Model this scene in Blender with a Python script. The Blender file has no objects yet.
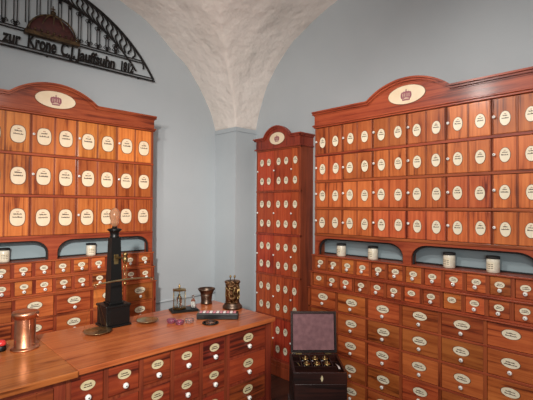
import bpy, bmesh, math, random
from math import sin, cos, pi, radians, sqrt
from mathutils import Vector, Matrix
random.seed(7)
C = bpy.context.scene.collection

# ------------------------------------------------------------------ materials
def newmat(name):
    m = bpy.data.materials.new(name); m.use_nodes = True
    nt = m.node_tree; b = nt.nodes['Principled BSDF']
    return m, nt, b

def simple(name, col, rough=.5, metal=0, **kw):
    m, nt, b = newmat(name)
    b.inputs['Base Color'].default_value = (*col, 1)
    b.inputs['Roughness'].default_value = rough
    b.inputs['Metallic'].default_value = metal
    for k, v in kw.items(): b.inputs[k].default_value = v
    return m

def mottled(name, c1, c2, scale=30, rough=.4, metal=0, bump=.0, bscale=40, **kw):
    m, nt, b = newmat(name); N = nt.nodes; L = nt.links
    tc = N.new('ShaderNodeTexCoord'); no = N.new('ShaderNodeTexNoise')
    no.inputs['Scale'].default_value = scale; no.inputs['Detail'].default_value = 5
    L.new(tc.outputs['Object'], no.inputs['Vector'])
    r = N.new('ShaderNodeValToRGB'); r.color_ramp.elements[0].color = (*c1, 1); r.color_ramp.elements[1].color = (*c2, 1)
    r.color_ramp.elements[0].position = .35; r.color_ramp.elements[1].position = .65
    L.new(no.outputs['Fac'], r.inputs['Fac']); L.new(r.outputs['Color'], b.inputs['Base Color'])
    b.inputs['Roughness'].default_value = rough; b.inputs['Metallic'].default_value = metal
    if bump:
        n2 = N.new('ShaderNodeTexNoise'); n2.inputs['Scale'].default_value = bscale; n2.inputs['Detail'].default_value = 6
        L.new(tc.outputs['Object'], n2.inputs['Vector'])
        bp = N.new('ShaderNodeBump'); bp.inputs['Strength'].default_value = bump; bp.inputs['Distance'].default_value = .03
        L.new(n2.outputs['Fac'], bp.inputs['Height']); L.new(bp.outputs['Normal'], b.inputs['Normal'])
    for k, v in kw.items(): b.inputs[k].default_value = v
    return m

def wood(name, dark, mid, light, axis='z', rough=.42, vary=.28, freq=1.0, coat=.12):
    m, nt, b = newmat(name); N = nt.nodes; L = nt.links
    tc = N.new('ShaderNodeTexCoord'); oi = N.new('ShaderNodeObjectInfo')
    mul = N.new('ShaderNodeMath'); mul.operation = 'MULTIPLY'; mul.inputs[1].default_value = 37.
    L.new(oi.outputs['Random'], mul.inputs[0])
    add = N.new('ShaderNodeVectorMath'); add.operation = 'ADD'
    L.new(tc.outputs['Object'], add.inputs[0]); L.new(mul.outputs[0], add.inputs[1])
    mp = N.new('ShaderNodeMapping'); s = 1.3 * freq; a = 26. * freq
    mp.inputs['Scale'].default_value = {'z': (a, a, s), 'x': (s, a, a), 'y': (a, s, a)}[axis]
    L.new(add.outputs[0], mp.inputs['Vector'])
    n1 = N.new('ShaderNodeTexNoise'); n1.inputs['Scale'].default_value = 1.0; n1.inputs['Detail'].default_value = 7
    n1.inputs['Roughness'].default_value = .6; n1.inputs['Distortion'].default_value = 1.5
    L.new(mp.outputs[0], n1.inputs['Vector'])
    n2 = N.new('ShaderNodeTexNoise'); n2.inputs['Scale'].default_value = 3.2; n2.inputs['Detail'].default_value = 3
    L.new(add.outputs[0], n2.inputs['Vector'])
    mx = N.new('ShaderNodeMix'); mx.data_type = 'FLOAT'; mx.inputs[0].default_value = .35
    L.new(n1.outputs['Fac'], mx.inputs[2]); L.new(n2.outputs['Fac'], mx.inputs[3])
    r = N.new('ShaderNodeValToRGB'); e = r.color_ramp.elements
    e[0].position = .375; e[0].color = (*dark, 1); e[1].position = .61; e[1].color = (*light, 1)
    k = e.new(.46); k.color = (*mid, 1)
    L.new(mx.outputs[0], r.inputs['Fac'])
    hv = N.new('ShaderNodeHueSaturation')
    mr = N.new('ShaderNodeMapRange'); mr.inputs[3].default_value = 1 - vary; mr.inputs[4].default_value = 1 + vary
    L.new(oi.outputs['Random'], mr.inputs[0]); L.new(mr.outputs[0], hv.inputs['Value'])
    m2 = N.new('ShaderNodeMath'); m2.operation = 'MULTIPLY'; m2.inputs[1].default_value = 7.31
    fr = N.new('ShaderNodeMath'); fr.operation = 'FRACT'; mr2 = N.new('ShaderNodeMapRange')
    mr2.inputs[3].default_value = .491; mr2.inputs[4].default_value = .507
    L.new(oi.outputs['Random'], m2.inputs[0]); L.new(m2.outputs[0], fr.inputs[0]); L.new(fr.outputs[0], mr2.inputs[0])
    L.new(mr2.outputs[0], hv.inputs['Hue'])
    L.new(r.outputs['Color'], hv.inputs['Color']); L.new(hv.outputs['Color'], b.inputs['Base Color'])
    b.inputs['Roughness'].default_value = rough
    b.inputs['Coat Weight'].default_value = coat; b.inputs['Specular IOR Level'].default_value = .35; b.inputs['Coat Roughness'].default_value = .18
    bp = N.new('ShaderNodeBump'); bp.inputs['Strength'].default_value = .12; bp.inputs['Distance'].default_value = .004
    L.new(n1.outputs['Fac'], bp.inputs['Height']); L.new(bp.outputs['Normal'], b.inputs['Normal'])
    return m

M = {}
M['door_l'] = wood('cherry_door_warm', (.20, .036, .008), (.46, .118, .024), (.62, .190, .045), 'z')
M['door_r'] = wood('cherry_door_red', (.15, .025, .008), (.41, .092, .024), (.56, .155, .045), 'z')
M['frame_v'] = wood('cherry_frame_upright', (.10, .016, .006), (.23, .046, .014), (.34, .080, .025), 'z', vary=.05)
M['frame_h'] = wood('cherry_frame_lengthwise', (.12, .020, .007), (.28, .057, .018), (.40, .095, .030), 'x', vary=.05)
M['drawer'] = wood('cherry_drawer', (.11, .018, .006), (.36, .080, .020), (.53, .145, .038), 'x', freq=.8)
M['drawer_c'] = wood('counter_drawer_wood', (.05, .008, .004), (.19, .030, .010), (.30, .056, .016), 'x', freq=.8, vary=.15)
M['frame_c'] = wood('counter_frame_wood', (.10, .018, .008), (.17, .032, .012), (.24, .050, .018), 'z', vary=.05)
M['small_d'] = wood('redwood_door', (.15, .020, .007), (.35, .052, .017), (.47, .085, .026), 'z', vary=.12)
M['small_f'] = wood('redwood_frame', (.13, .022, .010), (.24, .042, .017), (.32, .060, .024), 'z', vary=.05)
M['top'] = wood('worktop_wood', (.12, .026, .006), (.32, .088, .022), (.47, .155, .042), 'x', rough=.30, freq=.7, vary=.03, coat=.28)
M['chest'] = wood('mahogany_dark', (.006, .002, .0015), (.015, .004, .003), (.035, .009, .006), 'x', rough=.34, vary=.05, coat=.2)
M['black'] = simple('black_lacquer', (.004, .004, .004), .38, **{'Specular IOR Level': .3})
M['blackmat'] = simple('shade_and_lid_black', (.008, .007, .007), .7)
M['label'] = mottled('cream_enamel', (.74, .66, .48), (.82, .75, .58), 12, .35)
M['label_w'] = mottled('cream_enamel_warm', (.78, .62, .42), (.86, .72, .52), 12, .4)
M['label_c'] = mottled('aged_enamel', (.50, .42, .24), (.62, .54, .34), 20, .35)
M['ink'] = simple('ink', (.07, .04, .03), .6)
M['inkred'] = simple('ink_red', (.30, .06, .03), .6)
M['rim'] = simple('label_rim_shade', (.16, .055, .018), .5)
M['burg'] = simple('burgundy_paint', (.30, .10, .12), .5)
M['knob'] = simple('white_porcelain', (.82, .80, .76), .15)
M['screw'] = simple('dark_screw', (.02, .015, .012), .4, .5)
M['iron'] = mottled('wrought_iron', (.006, .006, .007), (.022, .018, .016), 30, .5, .6)
M['crownred'] = mottled('red_sheet_metal', (.035, .007, .006), (.065, .012, .010), 30, .6)
M['gold'] = mottled('dull_gilding', (.035, .022, .012), (.12, .075, .035), 40, .5, .6)
M['brass'] = mottled('old_brass', (.22, .15, .06), (.42, .30, .13), 30, .32, 1)
M['brassd'] = mottled('dark_brass', (.36, .30, .17), (.52, .44, .26), 30, .30, 1)
M['bronze'] = mottled('engraved_bronze', (.05, .028, .014), (.30, .17, .085), 38, .4, 1, bump=.9, bscale=60)
M['iron_m'] = mottled('mortar_bronze', (.09, .065, .05), (.22, .16, .12), 25, .42, 1)
M['copper'] = mottled('polished_copper', (.50, .20, .10), (.74, .36, .22), 14, .36, 1)
M['glass'] = simple('clear_glass', (.92, .96, .95), .04, **{'Transmission Weight': 1.0, 'IOR': 1.45})
M['pink'] = simple('violet_glass', (.62, .22, .34), .05, **{'Transmission Weight': .85, 'IOR': 1.45})
M['amber'] = simple('amber_glass', (.62, .31, .17), .10, **{'Transmission Weight': .6, 'IOR': 1.4})
M['red'] = simple('red_lacquer', (.55, .03, .03), .2)
M['ceramic'] = mottled('cream_ceramic', (.66, .60, .46), (.78, .74, .62), 30, .2)
M['lining'] = mottled('purple_velvet_lining', (.16, .075, .085), (.23, .11, .12), 30, .8)
M['whitebox'] = simple('white_card', (.75, .68, .66), .5)
M['pinkbox'] = simple('pink_card', (.55, .20, .24), .5)
M['wallpaint'] = mottled('blue_grey_wall_paint', (.440, .487, .515), (.458, .505, .532), 3, .75, bump=.05, bscale=25)
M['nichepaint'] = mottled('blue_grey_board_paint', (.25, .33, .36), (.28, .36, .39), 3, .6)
M['plaster'] = mottled('white_vault_plaster', (.80, .735, .675), (.87, .80, .74), 3, .9, bump=1.0, bscale=8)
M['floor'] = wood('dark_floor', (.02, .008, .006), (.045, .016, .010), (.07, .026, .016), 'x', rough=.45, vary=0)

# ------------------------------------------------------------------ mesh builder
class MB:
    def __init__(s): s.v = []; s.f = []; s.m = []; s.sm = []
    def add(s, vs, fs, mi=0, smooth=False, mat=None):
        o = len(s.v)
        for p in vs:
            p = Vector(p)
            if mat: p = mat @ p
            s.v.append(p)
        for f in fs: s.f.append([i + o for i in f]); s.m.append(mi); s.sm.append(smooth)
        return s
    def box(s, x0, x1, y0, y1, z0, z1, mi=0, bev=0, mat=None):
        if bev <= 0:
            vs = [(x, y, z) for x in (x0, x1) for y in (y0, y1) for z in (z0, z1)]
            fs = [(0, 1, 3, 2), (4, 6, 7, 5), (0, 4, 5, 1), (2, 3, 7, 6), (0, 2, 6, 4), (1, 5, 7, 3)]
            return s.add(vs, fs, mi, False, mat)
        bm = bmesh.new(); bmesh.ops.create_cube(bm, size=1)
        for v in bm.verts:
            v.co = Vector(((x0 + x1) / 2 + v.co.x * abs(x1 - x0), (y0 + y1) / 2 + v.co.y * abs(y1 - y0), (z0 + z1) / 2 + v.co.z * abs(z1 - z0)))
        bmesh.ops.bevel(bm, geom=bm.edges[:], offset=bev, segments=2, affect='EDGES', profile=.5)
        bm.verts.index_update()
        s.add([v.co.copy() for v in bm.verts], [[v.index for v in f.verts] for f in bm.faces], mi, False, mat)
        bm.free(); return s
    def lathe(s, prof, n=24, mi=0, c=(0, 0, 0), smooth=True, mat=None, cap=True):
        vs = []; fs = []
        for r, z in prof:
            for k in range(n):
                a = 2 * pi * k / n; vs.append((c[0] + r * cos(a), c[1] + r * sin(a), c[2] + z))
        for i in range(len(prof) - 1):
            for k in range(n):
                k2 = (k + 1) % n
                fs.append((i * n + k, i * n + k2, (i + 1) * n + k2, (i + 1) * n + k))
        s.add(vs, fs, mi, smooth, mat)
        if cap:
            o = len(s.v) - len(vs)
            if prof[0][0] > 1e-5: s.f.append([o + k for k in range(n)][::-1]); s.m.append(mi); s.sm.append(False)
            if prof[-1][0] > 1e-5: s.f.append([o + (len(prof) - 1) * n + k for k in range(n)]); s.m.append(mi); s.sm.append(False)
        return s
    def tube(s, pts, r, n=8, mi=0, mat=None, closed=False):
        pts = [Vector(p) for p in pts]; L = len(pts); vs = []; fs = []
        prev = None
        for i, p in enumerate(pts):
            if closed: t = (pts[(i + 1) % L] - pts[i - 1])
            else: t = pts[min(i + 1, L - 1)] - pts[max(i - 1, 0)]
            t.normalize()
            if prev is None:
                u = t.orthogonal().normalized()
            else:
                u = (prev - t * prev.dot(t)).normalized()
            prev = u; w = t.cross(u)
            rr = r[i] if isinstance(r, (list, tuple)) else r
            for k in range(n):
                a = 2 * pi * k / n; vs.append(p + (u * cos(a) + w * sin(a)) * rr)
        for i in range(L - 1 if not closed else L):
            j = (i + 1) % L
            for k in range(n):
                k2 = (k + 1) % n; fs.append((i * n + k, j * n + k, j * n + k2, i * n + k2))
        if not closed:
            fs.append(list(range(n))); fs.append([(L - 1) * n + k for k in range(n)][::-1])
        return s.add(vs, fs, mi, n > 4, mat)
    def prism(s, outl, y0, y1, mi=0, mat=None):       # outline in (x, z), thickness along y
        n = len(outl)
        vs = [(x, y0, z) for x, z in outl] + [(x, y1, z) for x, z in outl]
        fs = [list(range(n)), list(range(2 * n - 1, n - 1, -1))]
        for k in range(n):
            k2 = (k + 1) % n; fs.append((k, n + k, n + k2, k2))
        return s.add(vs, fs, mi, False, mat)
    def ribbon(s, line, off, y0, y1, mi=0):           # moulding that follows a line in (x, z), off = width below it
        n = len(line); lo = []
        for i, (x, z) in enumerate(line):
            a = Vector(line[max(i - 1, 0)]); b = Vector(line[min(i + 1, n - 1)])
            t = (b - a).normalized(); nn = Vector((t.y, -t.x))
            if i in (0, n - 1): nn = Vector((0, -1))
            elif nn.y > 0: nn = -nn
            lo.append((x + nn.x * off, z + nn.y * off))
        for i in range(n - 1):
            a, b, c, d = line[i], line[i + 1], lo[i + 1], lo[i]
            vs = [(p[0], y0, p[1]) for p in (a, b, c, d)] + [(p[0], y1, p[1]) for p in (a, b, c, d)]
            fs = [(0, 1, 2, 3), (7, 6, 5, 4), (0, 4, 5, 1), (3, 2, 6, 7)]
            if i == 0: fs.append((0, 3, 7, 4))
            if i == n - 2: fs.append((1, 5, 6, 2))
            s.add(vs, fs, mi)
        return s
    def mesh(s, name, mats):
        me = bpy.data.meshes.new(name); me.from_pydata([tuple(v) for v in s.v], [], s.f)
        for m in mats: me.materials.append(m)
        for i, p in enumerate(me.polygons): p.material_index = s.m[i]; p.use_smooth = s.sm[i]
        bm = bmesh.new(); bm.from_mesh(me); bmesh.ops.recalc_face_normals(bm, faces=bm.faces); bm.to_mesh(me); bm.free()
        me.update(); return me
    def build(s, name, mats, parent=None, loc=(0, 0, 0), rot=(0, 0, 0), label=None):
        if not isinstance(mats, (list, tuple)): mats = [mats]
        return link(name, s.mesh(name, mats), parent, loc, rot, label)

def link(name, me, parent=None, loc=(0, 0, 0), rot=(0, 0, 0), label=None):
    o = bpy.data.objects.new(name, me); C.objects.link(o); o.parent = parent
    o.location = loc; o.rotation_euler = rot
    if label: o['label'] = label
    return o

def tag(o, label, cat, group=None):
    o['label'] = label; o['category'] = cat
    if group: o['group'] = group
    return o
def thing(name, label, cat, loc=(0, 0, 0), rotz=0, group=None):
    o = bpy.data.objects.new(name, None); C.objects.link(o); o.empty_display_size = .1
    o.location = loc; o.rotation_euler = (0, 0, rotz); return tag(o, label, cat, group)
def struct(o): o['kind'] = 'structure'; return o

# ------------------------------------------------------------------ small shared meshes
def ellipse(a, b, n=28, p=2.0):
    out = []
    for k in range(n):
        t = 2 * pi * k / n; c, s_ = cos(t), sin(t)
        out.append((a * math.copysign(abs(c) ** (2 / p), c), b * math.copysign(abs(s_) ** (2 / p), s_)))
    return out

def label_mesh(w, h, p, mats, seed, lines=2, red=True, rim=True):
    """enamel plate facing -y, centred on its own origin, script strokes inlaid"""
    R = random.Random(seed); mb = MB()
    if rim: mb.prism([(x * 1.10, z * 1.07) for x, z in ellipse(w / 2, h / 2, 28, p)], -.0006, .001, 2)  # dark rim colour draws the recess shadow round the plate
    mb.prism(ellipse(w / 2, h / 2, 28, p), -.0022, .0, 0)
    y0, y1 = -.0027, -.0021
    tall = h > w
    zs = ([h * .18, h * .0, -h * .17][:lines] if tall else [h * .10, -h * .14][:lines])
    lh = (h * .055 if tall else h * .09)
    for i, z in enumerate(zs):
        ww = w * (R.uniform(.42, .58) if i == 0 else R.uniform(.55, .74)); x = -ww / 2
        while x < ww / 2:
            d = w * R.uniform(.035, .07); hh = lh * R.uniform(.6, 1.7)
            mb.box(x, min(x + d * .75, ww / 2), y0, y1, z - lh * .5, z - lh * .5 + hh, 1); x += d
        mb.box(-ww * .48, ww * .48, y0, y1, z - lh * .25, z + lh * .15, 1)
    if red and tall:
        mb.box(-w * .1, w * .1, y0, y1, h * .30, h * .33, 3)
    return mb.mesh('label', mats)

def knob_mesh(r):
    mb = MB(); rot = Matrix.Rotation(pi / 2, 4, 'X')   # +z of profile -> -y
    mb.lathe([(r * .45, 0), (r * .40, r * .5), (r * .85, r * .9), (r * 1.0, r * 1.35), (r * .8, r * 1.8), (r * .35, r * 1.98)], 16, 0, mat=rot)
    mb.lathe([(r * .28, r * 1.9), (r * .2, r * 2.12), (0, r * 2.15)], 10, 1, mat=rot)
    return mb.mesh('knob', [M['knob'], M['screw']])

def lab_set(w, h, p, mat, lines=2, red=True, n=5, seed=0):
    return [label_mesh(w, h, p, [mat, M['ink'], M['rim'], M['inkred']], seed + i, lines, red) for i in range(n)]

def door_mesh(w, h, mats, mid=True, split=None):
    """door leaf: board with two sunk fields beside a middle strip; front face at y=0, thickness back"""
    mb = MB(); t = .018
    mb.box(-w / 2, w / 2, .004, t, -h / 2, h / 2, 0)
    e = .005; ms = .010
    xs = [(-w / 2, -w / 2 + e), (w / 2 - e, w / 2)]
    if mid: xs.append((-ms / 2, ms / 2))
    fields = [(-w / 2 + e, -ms / 2), (ms / 2, w / 2 - e)] if mid else [(-w / 2 + e, w / 2 - e)]
    for a, b in xs: mb.box(a, b, .0, .006, -h / 2, h / 2, 1, bev=.0015)
    for a, b in fields: mb.box(a + .0015, b - .0015, .0018, .006, -h / 2 + .002, h / 2 - .002, 0, bev=.0015)
    return mb.mesh('cabinet_door', mats)

def drawer_mesh(w, h, mats, depth=.12):
    mb = MB()
    mb.box(-w / 2, w / 2, 0, .018, -h / 2, h / 2, 0, bev=.003)
    mb.box(-w / 2 + .01, w / 2 - .01, .018, depth, -h / 2 + .008, h / 2 - .008, 0)
    return mb.mesh('drawer', mats)

def crown_emblem(parent, x, y, z, s, mat):
    mb = MB()
    mb.prism([(-.60 * s, -.82 * s), (.60 * s, -.82 * s), (.66 * s, -.50 * s), (-.66 * s, -.50 * s)], -.0012, .0)
    for k in range(5):      # five hoops of the crown
        cx = (-.62, -.36, 0, .36, .62)[k] * s; wd = (.27, .30, .30, .30, .27)[k] * s
        cz = (-.02, .06, .12, .06, -.02)[k] * s
        mb.prism([(cx + px, cz + pz) for px, pz in ellipse(wd, .54 * s, 16)], -.0012 - k * .00002, 0)
    mb.prism([(-.05 * s, .6 * s), (.05 * s, .6 * s), (.05 * s, .92 * s), (-.05 * s, .92 * s)], -.0012, 0)
    mb.prism([(-.14 * s, .74 * s), (.14 * s, .74 * s), (.14 * s, .81 * s), (-.14 * s, .81 * s)], -.00125, 0)
    for k in range(4):      # pale gaps between hoops
        cx = (-.50, -.18, .18, .50)[k] * s
        mb.prism([(cx + px, .0 * s + pz) for px, pz in ellipse(.035 * s, .32 * s, 12)], -.0018, -.001, 1)
    mb.box(-.56 * s, .56 * s, -.0018, -.001, -.60 * s, -.55 * s, 1)
    return mb.build('crown_emblem', [mat, M['label_w']], parent, (x, y, z), label='burgundy crown emblem')

def crest_line(W, zt, half, rise, n=20, ov=.0):
    """top outline from left to right with an arched centre"""
    R_ = (half * half + rise * rise) / (2 * rise); zc = zt + rise - R_; a0 = math.asin(half / R_)
    pts = [(-W / 2 - ov, zt)]
    for k in range(n + 1):
        a = -a0 + 2 * a0 * k / n; pts.append((R_ * sin(a), zc + R_ * cos(a)))
    pts.append((W / 2 + ov, zt)); return pts

# ------------------------------------------------------------------ big dispensary cabinets
def dispensary(name, label, loc, rotz, W, depth, rows, pairs, small_cols, big_cols, tiers, bigs,
               lw, lh, lp, doormat, side_stile, med_w, med_h, skip=(), bigs_hidden=0, half=.30, rise=.11, ux=0.0):
    root = thing(name, label, 'cabinet', loc, rotz, None)
    top = rows[0]; zr = rows
    # carcass -----------------------------------------------------------------
    cb = MB(); st = side_stile; D = depth
    zs4 = zr[-1]; zsh = tiers[0][1]
    yb = D
    cb.box(-W / 2, -W / 2 + .018, .002, yb, zsh, zr[0] + .1, 0); cb.box(W / 2 - .018, W / 2, .002, yb, zsh, zr[0] + .1, 0)   # sides
    cb.box(-W / 2 + .018, W / 2 - .018, yb - .015, yb, zs4, zr[0] + .1, 0)                                        # back behind doors only
    cb.box(-W / 2 + .018, W / 2 - .018, .02, yb - .015, zr[0] - .004, zr[0] + .02, 0)
    for i, z in enumerate(zr):                      # shelf edges
        hs = MB()
        hs.box(-W / 2, W / 2, -.007 if i else -.003, .016, z - .009, z + .009, 0, bev=.002)
        if i: hs.box(-W / 2 + .018, W / 2 - .018, .016, yb - .015, z - .008, z + .008, 0)
        hs.build('shelf_board', M['frame_h'], root, (ux, 0, 0))
    pw = (W - 2 * st + .008) / pairs
    x0 = -W / 2 + st - .004
    for k in range(pairs + 1):                      # upright stiles between the doors
        x = x0 + k * pw; wd = .004 if 0 < k < pairs else .006
        cb.box(max(x - wd, -W / 2), min(x + wd, W / 2), .012 if 0 < k < pairs else -.001, .10 if 0 < k < pairs else .0018, zr[-1], zr[0], 0)
    cb.build('hutch_carcass', M['frame_v'], root, (ux, 0, 0)); cb = MB()
    # tiers frame
    cb.box(-W / 2 + .018, W / 2 - .018, yb - .015, yb, .10, zsh - .02, 0)
    cb.box(-W / 2 + .018, W / 2 - .018, bigs[0] + .04, yb - .015, .03, .09, 0)
    for (dy, za, zb) in tiers + [(bigs[0], bigs[1][0], bigs[1][-1])]:
        cb.box(-W / 2, -W / 2 + .018, dy, yb, zb, za, 0); cb.box(W / 2 - .018, W / 2, dy, yb, zb, za, 0)
    cb.build('carcass', M['frame_v'], root)
    fb = MB()
    for i, (dy, za, zb) in enumerate(tiers):
        fb.box(-W / 2 - .004, W / 2 + .004, dy - .008, yb if i == 0 else .06, za - .012, za, 0, bev=.003)
        fb.box(-W / 2 + .018, W / 2 - .018, dy, dy + .02, zb - .002, zb + .010, 0)
    dyb, bz = bigs
    for i, z in enumerate(bz):
        fb.box(-W / 2 - (.004 if i == 0 else 0), W / 2 + (.004 if i == 0 else 0), dyb - (.008 if i == 0 else 0), dyb + .05, z - .008, z + (.0 if i == 0 else .006), 0, bev=.002)
    fb.box(-W / 2, W / 2, dyb - .015, dyb + .03, 0, bz[-1], 0, bev=.004)      # plinth board
    fb.build('rail_frame', M['frame_h'], root)
    ub = MB()
    cw = (W - .03) / small_cols
    for (dy, za, zb) in tiers:
        for k in range(small_cols + 1):
            x = -W / 2 + .015 + k * cw
            ub.box(max(x - .011, -W / 2), min(x + .011, W / 2), dy + .001, dy + .1, zb, za - .012, 0)
    bw = (W - .03) / big_cols
    for k in range(big_cols + 1):
        x = -W / 2 + .015 + k * bw
        ub.box(max(x - .010, -W / 2), min(x + .010, W / 2), dyb + .001, dyb + .15, bz[-1], bz[0] - .008, 0)
    ub.build('divider', M['frame_v'], root)
    # niche board with two flattened arches ---------------------------------
    zt, zbm = zr[-1] - .009, zsh
    def niche_outline(inset, zt2):
        post = .03 + inset; edge = .032 + inset; zar = zt2 - inset
        out = [(-W / 2, zt), (W / 2, zt), (W / 2, zbm)]
        spans = [(post, W / 2 - edge), (-W / 2 + edge, -post)]
        for a, b in spans:
            r = .11
            out.append((b, zbm)); 
            hh = zar - zbm
            for k in range(9):
                t = pi / 2 * k / 8; out.append((b - r + r * cos(t), zbm + hh * .35 + (hh * .65) * sin(t)))
            for k in range(9):
                t = pi / 2 * (1 - k / 8); out.append((a + r - r * cos(t), zbm + hh * .35 + (hh * .65) * sin(t)))
            out.append((a, zbm))
        out.append((-W / 2, zbm)); return out
    MB().prism(niche_outline(0, zt - .018), 0, .018).build('niche_board', M['frame_h'], root, (ux, 0, 0))
    MB().prism(niche_outline(.012, zt - .018), .0185, .026).build('niche_shade_rim', M['blackmat'], root, (ux, 0, 0), label='black board standing in for the shadow round the niche arches')  # black arch board draws the shadow band inside the niche openings
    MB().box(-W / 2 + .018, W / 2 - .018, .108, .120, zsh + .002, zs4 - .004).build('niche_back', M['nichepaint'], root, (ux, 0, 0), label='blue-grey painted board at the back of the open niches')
    MB().box(-W / 2 + .018, W / 2 - .018, .1035, .1075, zsh + .001, zsh + .010).build('niche_foot_shade', M['blackmat'], root, (ux, 0, 0), label='black strip standing in for the shadow gap along the foot of the niche back')  # black strip draws the shadow gap between niche back and shelf
    MB().box(-.012, .012, .027, .107, zsh + .001, zs4 - .01).build('niche_divider', M['frame_v'], root, (ux, 0, 0))
    # cornice -----------------------------------------------------------------
    line = crest_line(W, zr[0] + .115, half, rise)
    kb = MB()
    kb.prism([(-W / 2, zr[0] + .004)] + [(x, z - .004) for x, z in line] + [(W / 2, zr[0] + .004)], -.010, .012)
    ln2 = crest_line(W, zr[0] + .124, half, rise, ov=.012)
    kb.ribbon(ln2, .012, -.036, .012)
    kb.ribbon([(x * .992, z - .012) for x, z in ln2], .013, -.024, .012)
    kb.ribbon([(x * .99, z - .028) for x, z in ln2], .006, -.015, .0)
    kb.box(-W / 2 - .014, W / 2 + .014, -.026, .015, zr[0] + .004, zr[0] + .016, 0, bev=.003)
    kb.box(-W / 2 - .006, W / 2 + .006, -.016, .015, zr[0] - .008, zr[0] + .004, 0, bev=.002)
    for sx in (-1, 1):      # returns along the sides
        kb.box(sx * W / 2 - .001, sx * (W / 2 + .018), -.02, D, zr[0] + .100, zr[0] + .124, 0)
        kb.box(sx * W / 2 - .001, sx * (W / 2 + .010), -.02, D, zr[0] + .002, zr[0] + .014, 0)
    kb.box(-W / 2, W / 2, .012, D, zr[0] + .10, zr[0] + .118, 0)
    kb.build('cornice', M['frame_h'], root, (ux, 0, 0))
    md = MB().prism([(x * 1.035, z * 1.06) for x, z in ellipse(med_w / 2, med_h / 2, 40)], -.0125, -.009, 1)
    md.prism(ellipse(med_w / 2, med_h / 2, 40), -.0145, -.009, 0)
    mo = md.build('crest_medallion', [M['label_w'], M['rim']], root, (ux, 0, zr[0] + .118), label='cream oval medallion')
    crown_emblem(mo, 0, -.0147, -.004, .044, M['burg'])
    # doors -------------------------------------------------------------------
    dh = {}
    labs = lab_set(lw, lh, lp, M['label_w'] if lp > 2.2 else M['label'], lines=2, seed=int(W * 1000))
    kn = knob_mesh(.0095)
    for i in range(len(zr) - 1):
        za, zb = zr[i] - .010, zr[i + 1] + .010; h = za - zb
        me = door_mesh(pw - .0085, h - .003, [doormat, M['frame_v']])
        for k in range(pairs):
            cx = x0 + (k + .5) * pw
            d = link('cabinet_door', me, root, (cx + ux, -.004, (za + zb) / 2))
            for j, sx in enumerate((-1, 1)):
                link('label', random.choice(labs), d, (sx * pw * .245 + (.003 if sx < 0 else .003) + random.uniform(-.003, .003), .0015, (-.014 if i == 0 else -.007) + random.uniform(-.003, .003)), (0, random.uniform(-.04, .04), 0))
            if (i, k) not in skip:
                link('knob', kn, d, (-pw / 2 + .015, .001, .0 + random.uniform(-.006, .01)))
    # small drawers -------------------------------------------------------------
    sl = lab_set(.052, .036, 2.0, M['label'], seed=90); bl = lab_set(.092, .052, 2.0, M['label'], seed=130); kb2 = knob_mesh(.0122)
    for ti, (dy, za, zb) in enumerate(tiers):
        h = za - .014 - zb - .011; me = drawer_mesh(cw - .024, h - .001, [M['drawer']])
        for k in range(small_cols):
            d = link('drawer', me, root, (-W / 2 + .015 + (k + .5) * cw, dy + .0035, (za - .014 + zb + .011) / 2))
            link('label', random.choice(sl), d, (random.uniform(-.003, .003), .0002, (.006 if ti == 0 else .010) + random.uniform(-.002, .002)), (0, random.uniform(-.06, .06), 0))
            if (ti + 10, k) not in skip: link('knob', kb2, d, (random.uniform(-.002, .002), 0, -.0225))
    for bi in range(len(bz) - 1):
        za, zb = bz[bi] - .009, bz[bi + 1] + .007; h = za - zb
        me = drawer_mesh(bw - .022, h - .001, [M['drawer']], .2)
        for k in range(big_cols):
            d = link('drawer', me, root, (-W / 2 + .015 + (k + .5) * bw, dyb + .0035, (za + zb) / 2))
            link('label', random.choice(bl), d, (random.uniform(-.004, .004), .0002, .014 + random.uniform(-.002, .002)), (0, random.uniform(-.04, .04), 0))
            if (bi + 20, k) not in skip: link('knob', kb2, d, (random.uniform(-.002, .002), 0, -.035))
    return root

YL, XW = 3.55, 2.98
dispensary('dispensary_cabinet', 'wide apothecary cabinet with arched crest behind the counter on the left wall',
           (.969, 3.22, 0), 0, 1.60, YL - 3.22 - .002, [2.262, 1.966, 1.670, 1.377], 5, 12, 6,
           [(-.018, 1.208, 1.088), (-.040, 1.088, .967)], (-.068, [.967, .808, .650, .494, .340, .188, .10]),
           .092, .120, 2.6, M['door_l'], .018, .275, .122, skip={(2, 2), (2, 1), (1, 9), (20, 1), (21, 0)}, half=.302, rise=.112)
dispensary('dispensary_cabinet', 'widest apothecary cabinet with arched crest, four rows of doors above drawers, on the right wall',
           (2.60, 1.302, 0), -pi / 2, 1.585, XW - 2.60 - .002, [2.252, 2.021, 1.808, 1.592, 1.382], 6, 12, 6,
           [(-.015, 1.221, 1.090), (-.036, 1.090, .966)], (-.064, [.966, .813, .652, .488, .324, .160, .10]),
           .055, .083, 2.0, M['door_r'], .010, .262, .125, skip={(11, 0), (11, 6), (11, 8), (20, 5)}, half=.297, rise=.108, ux=.015)

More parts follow.
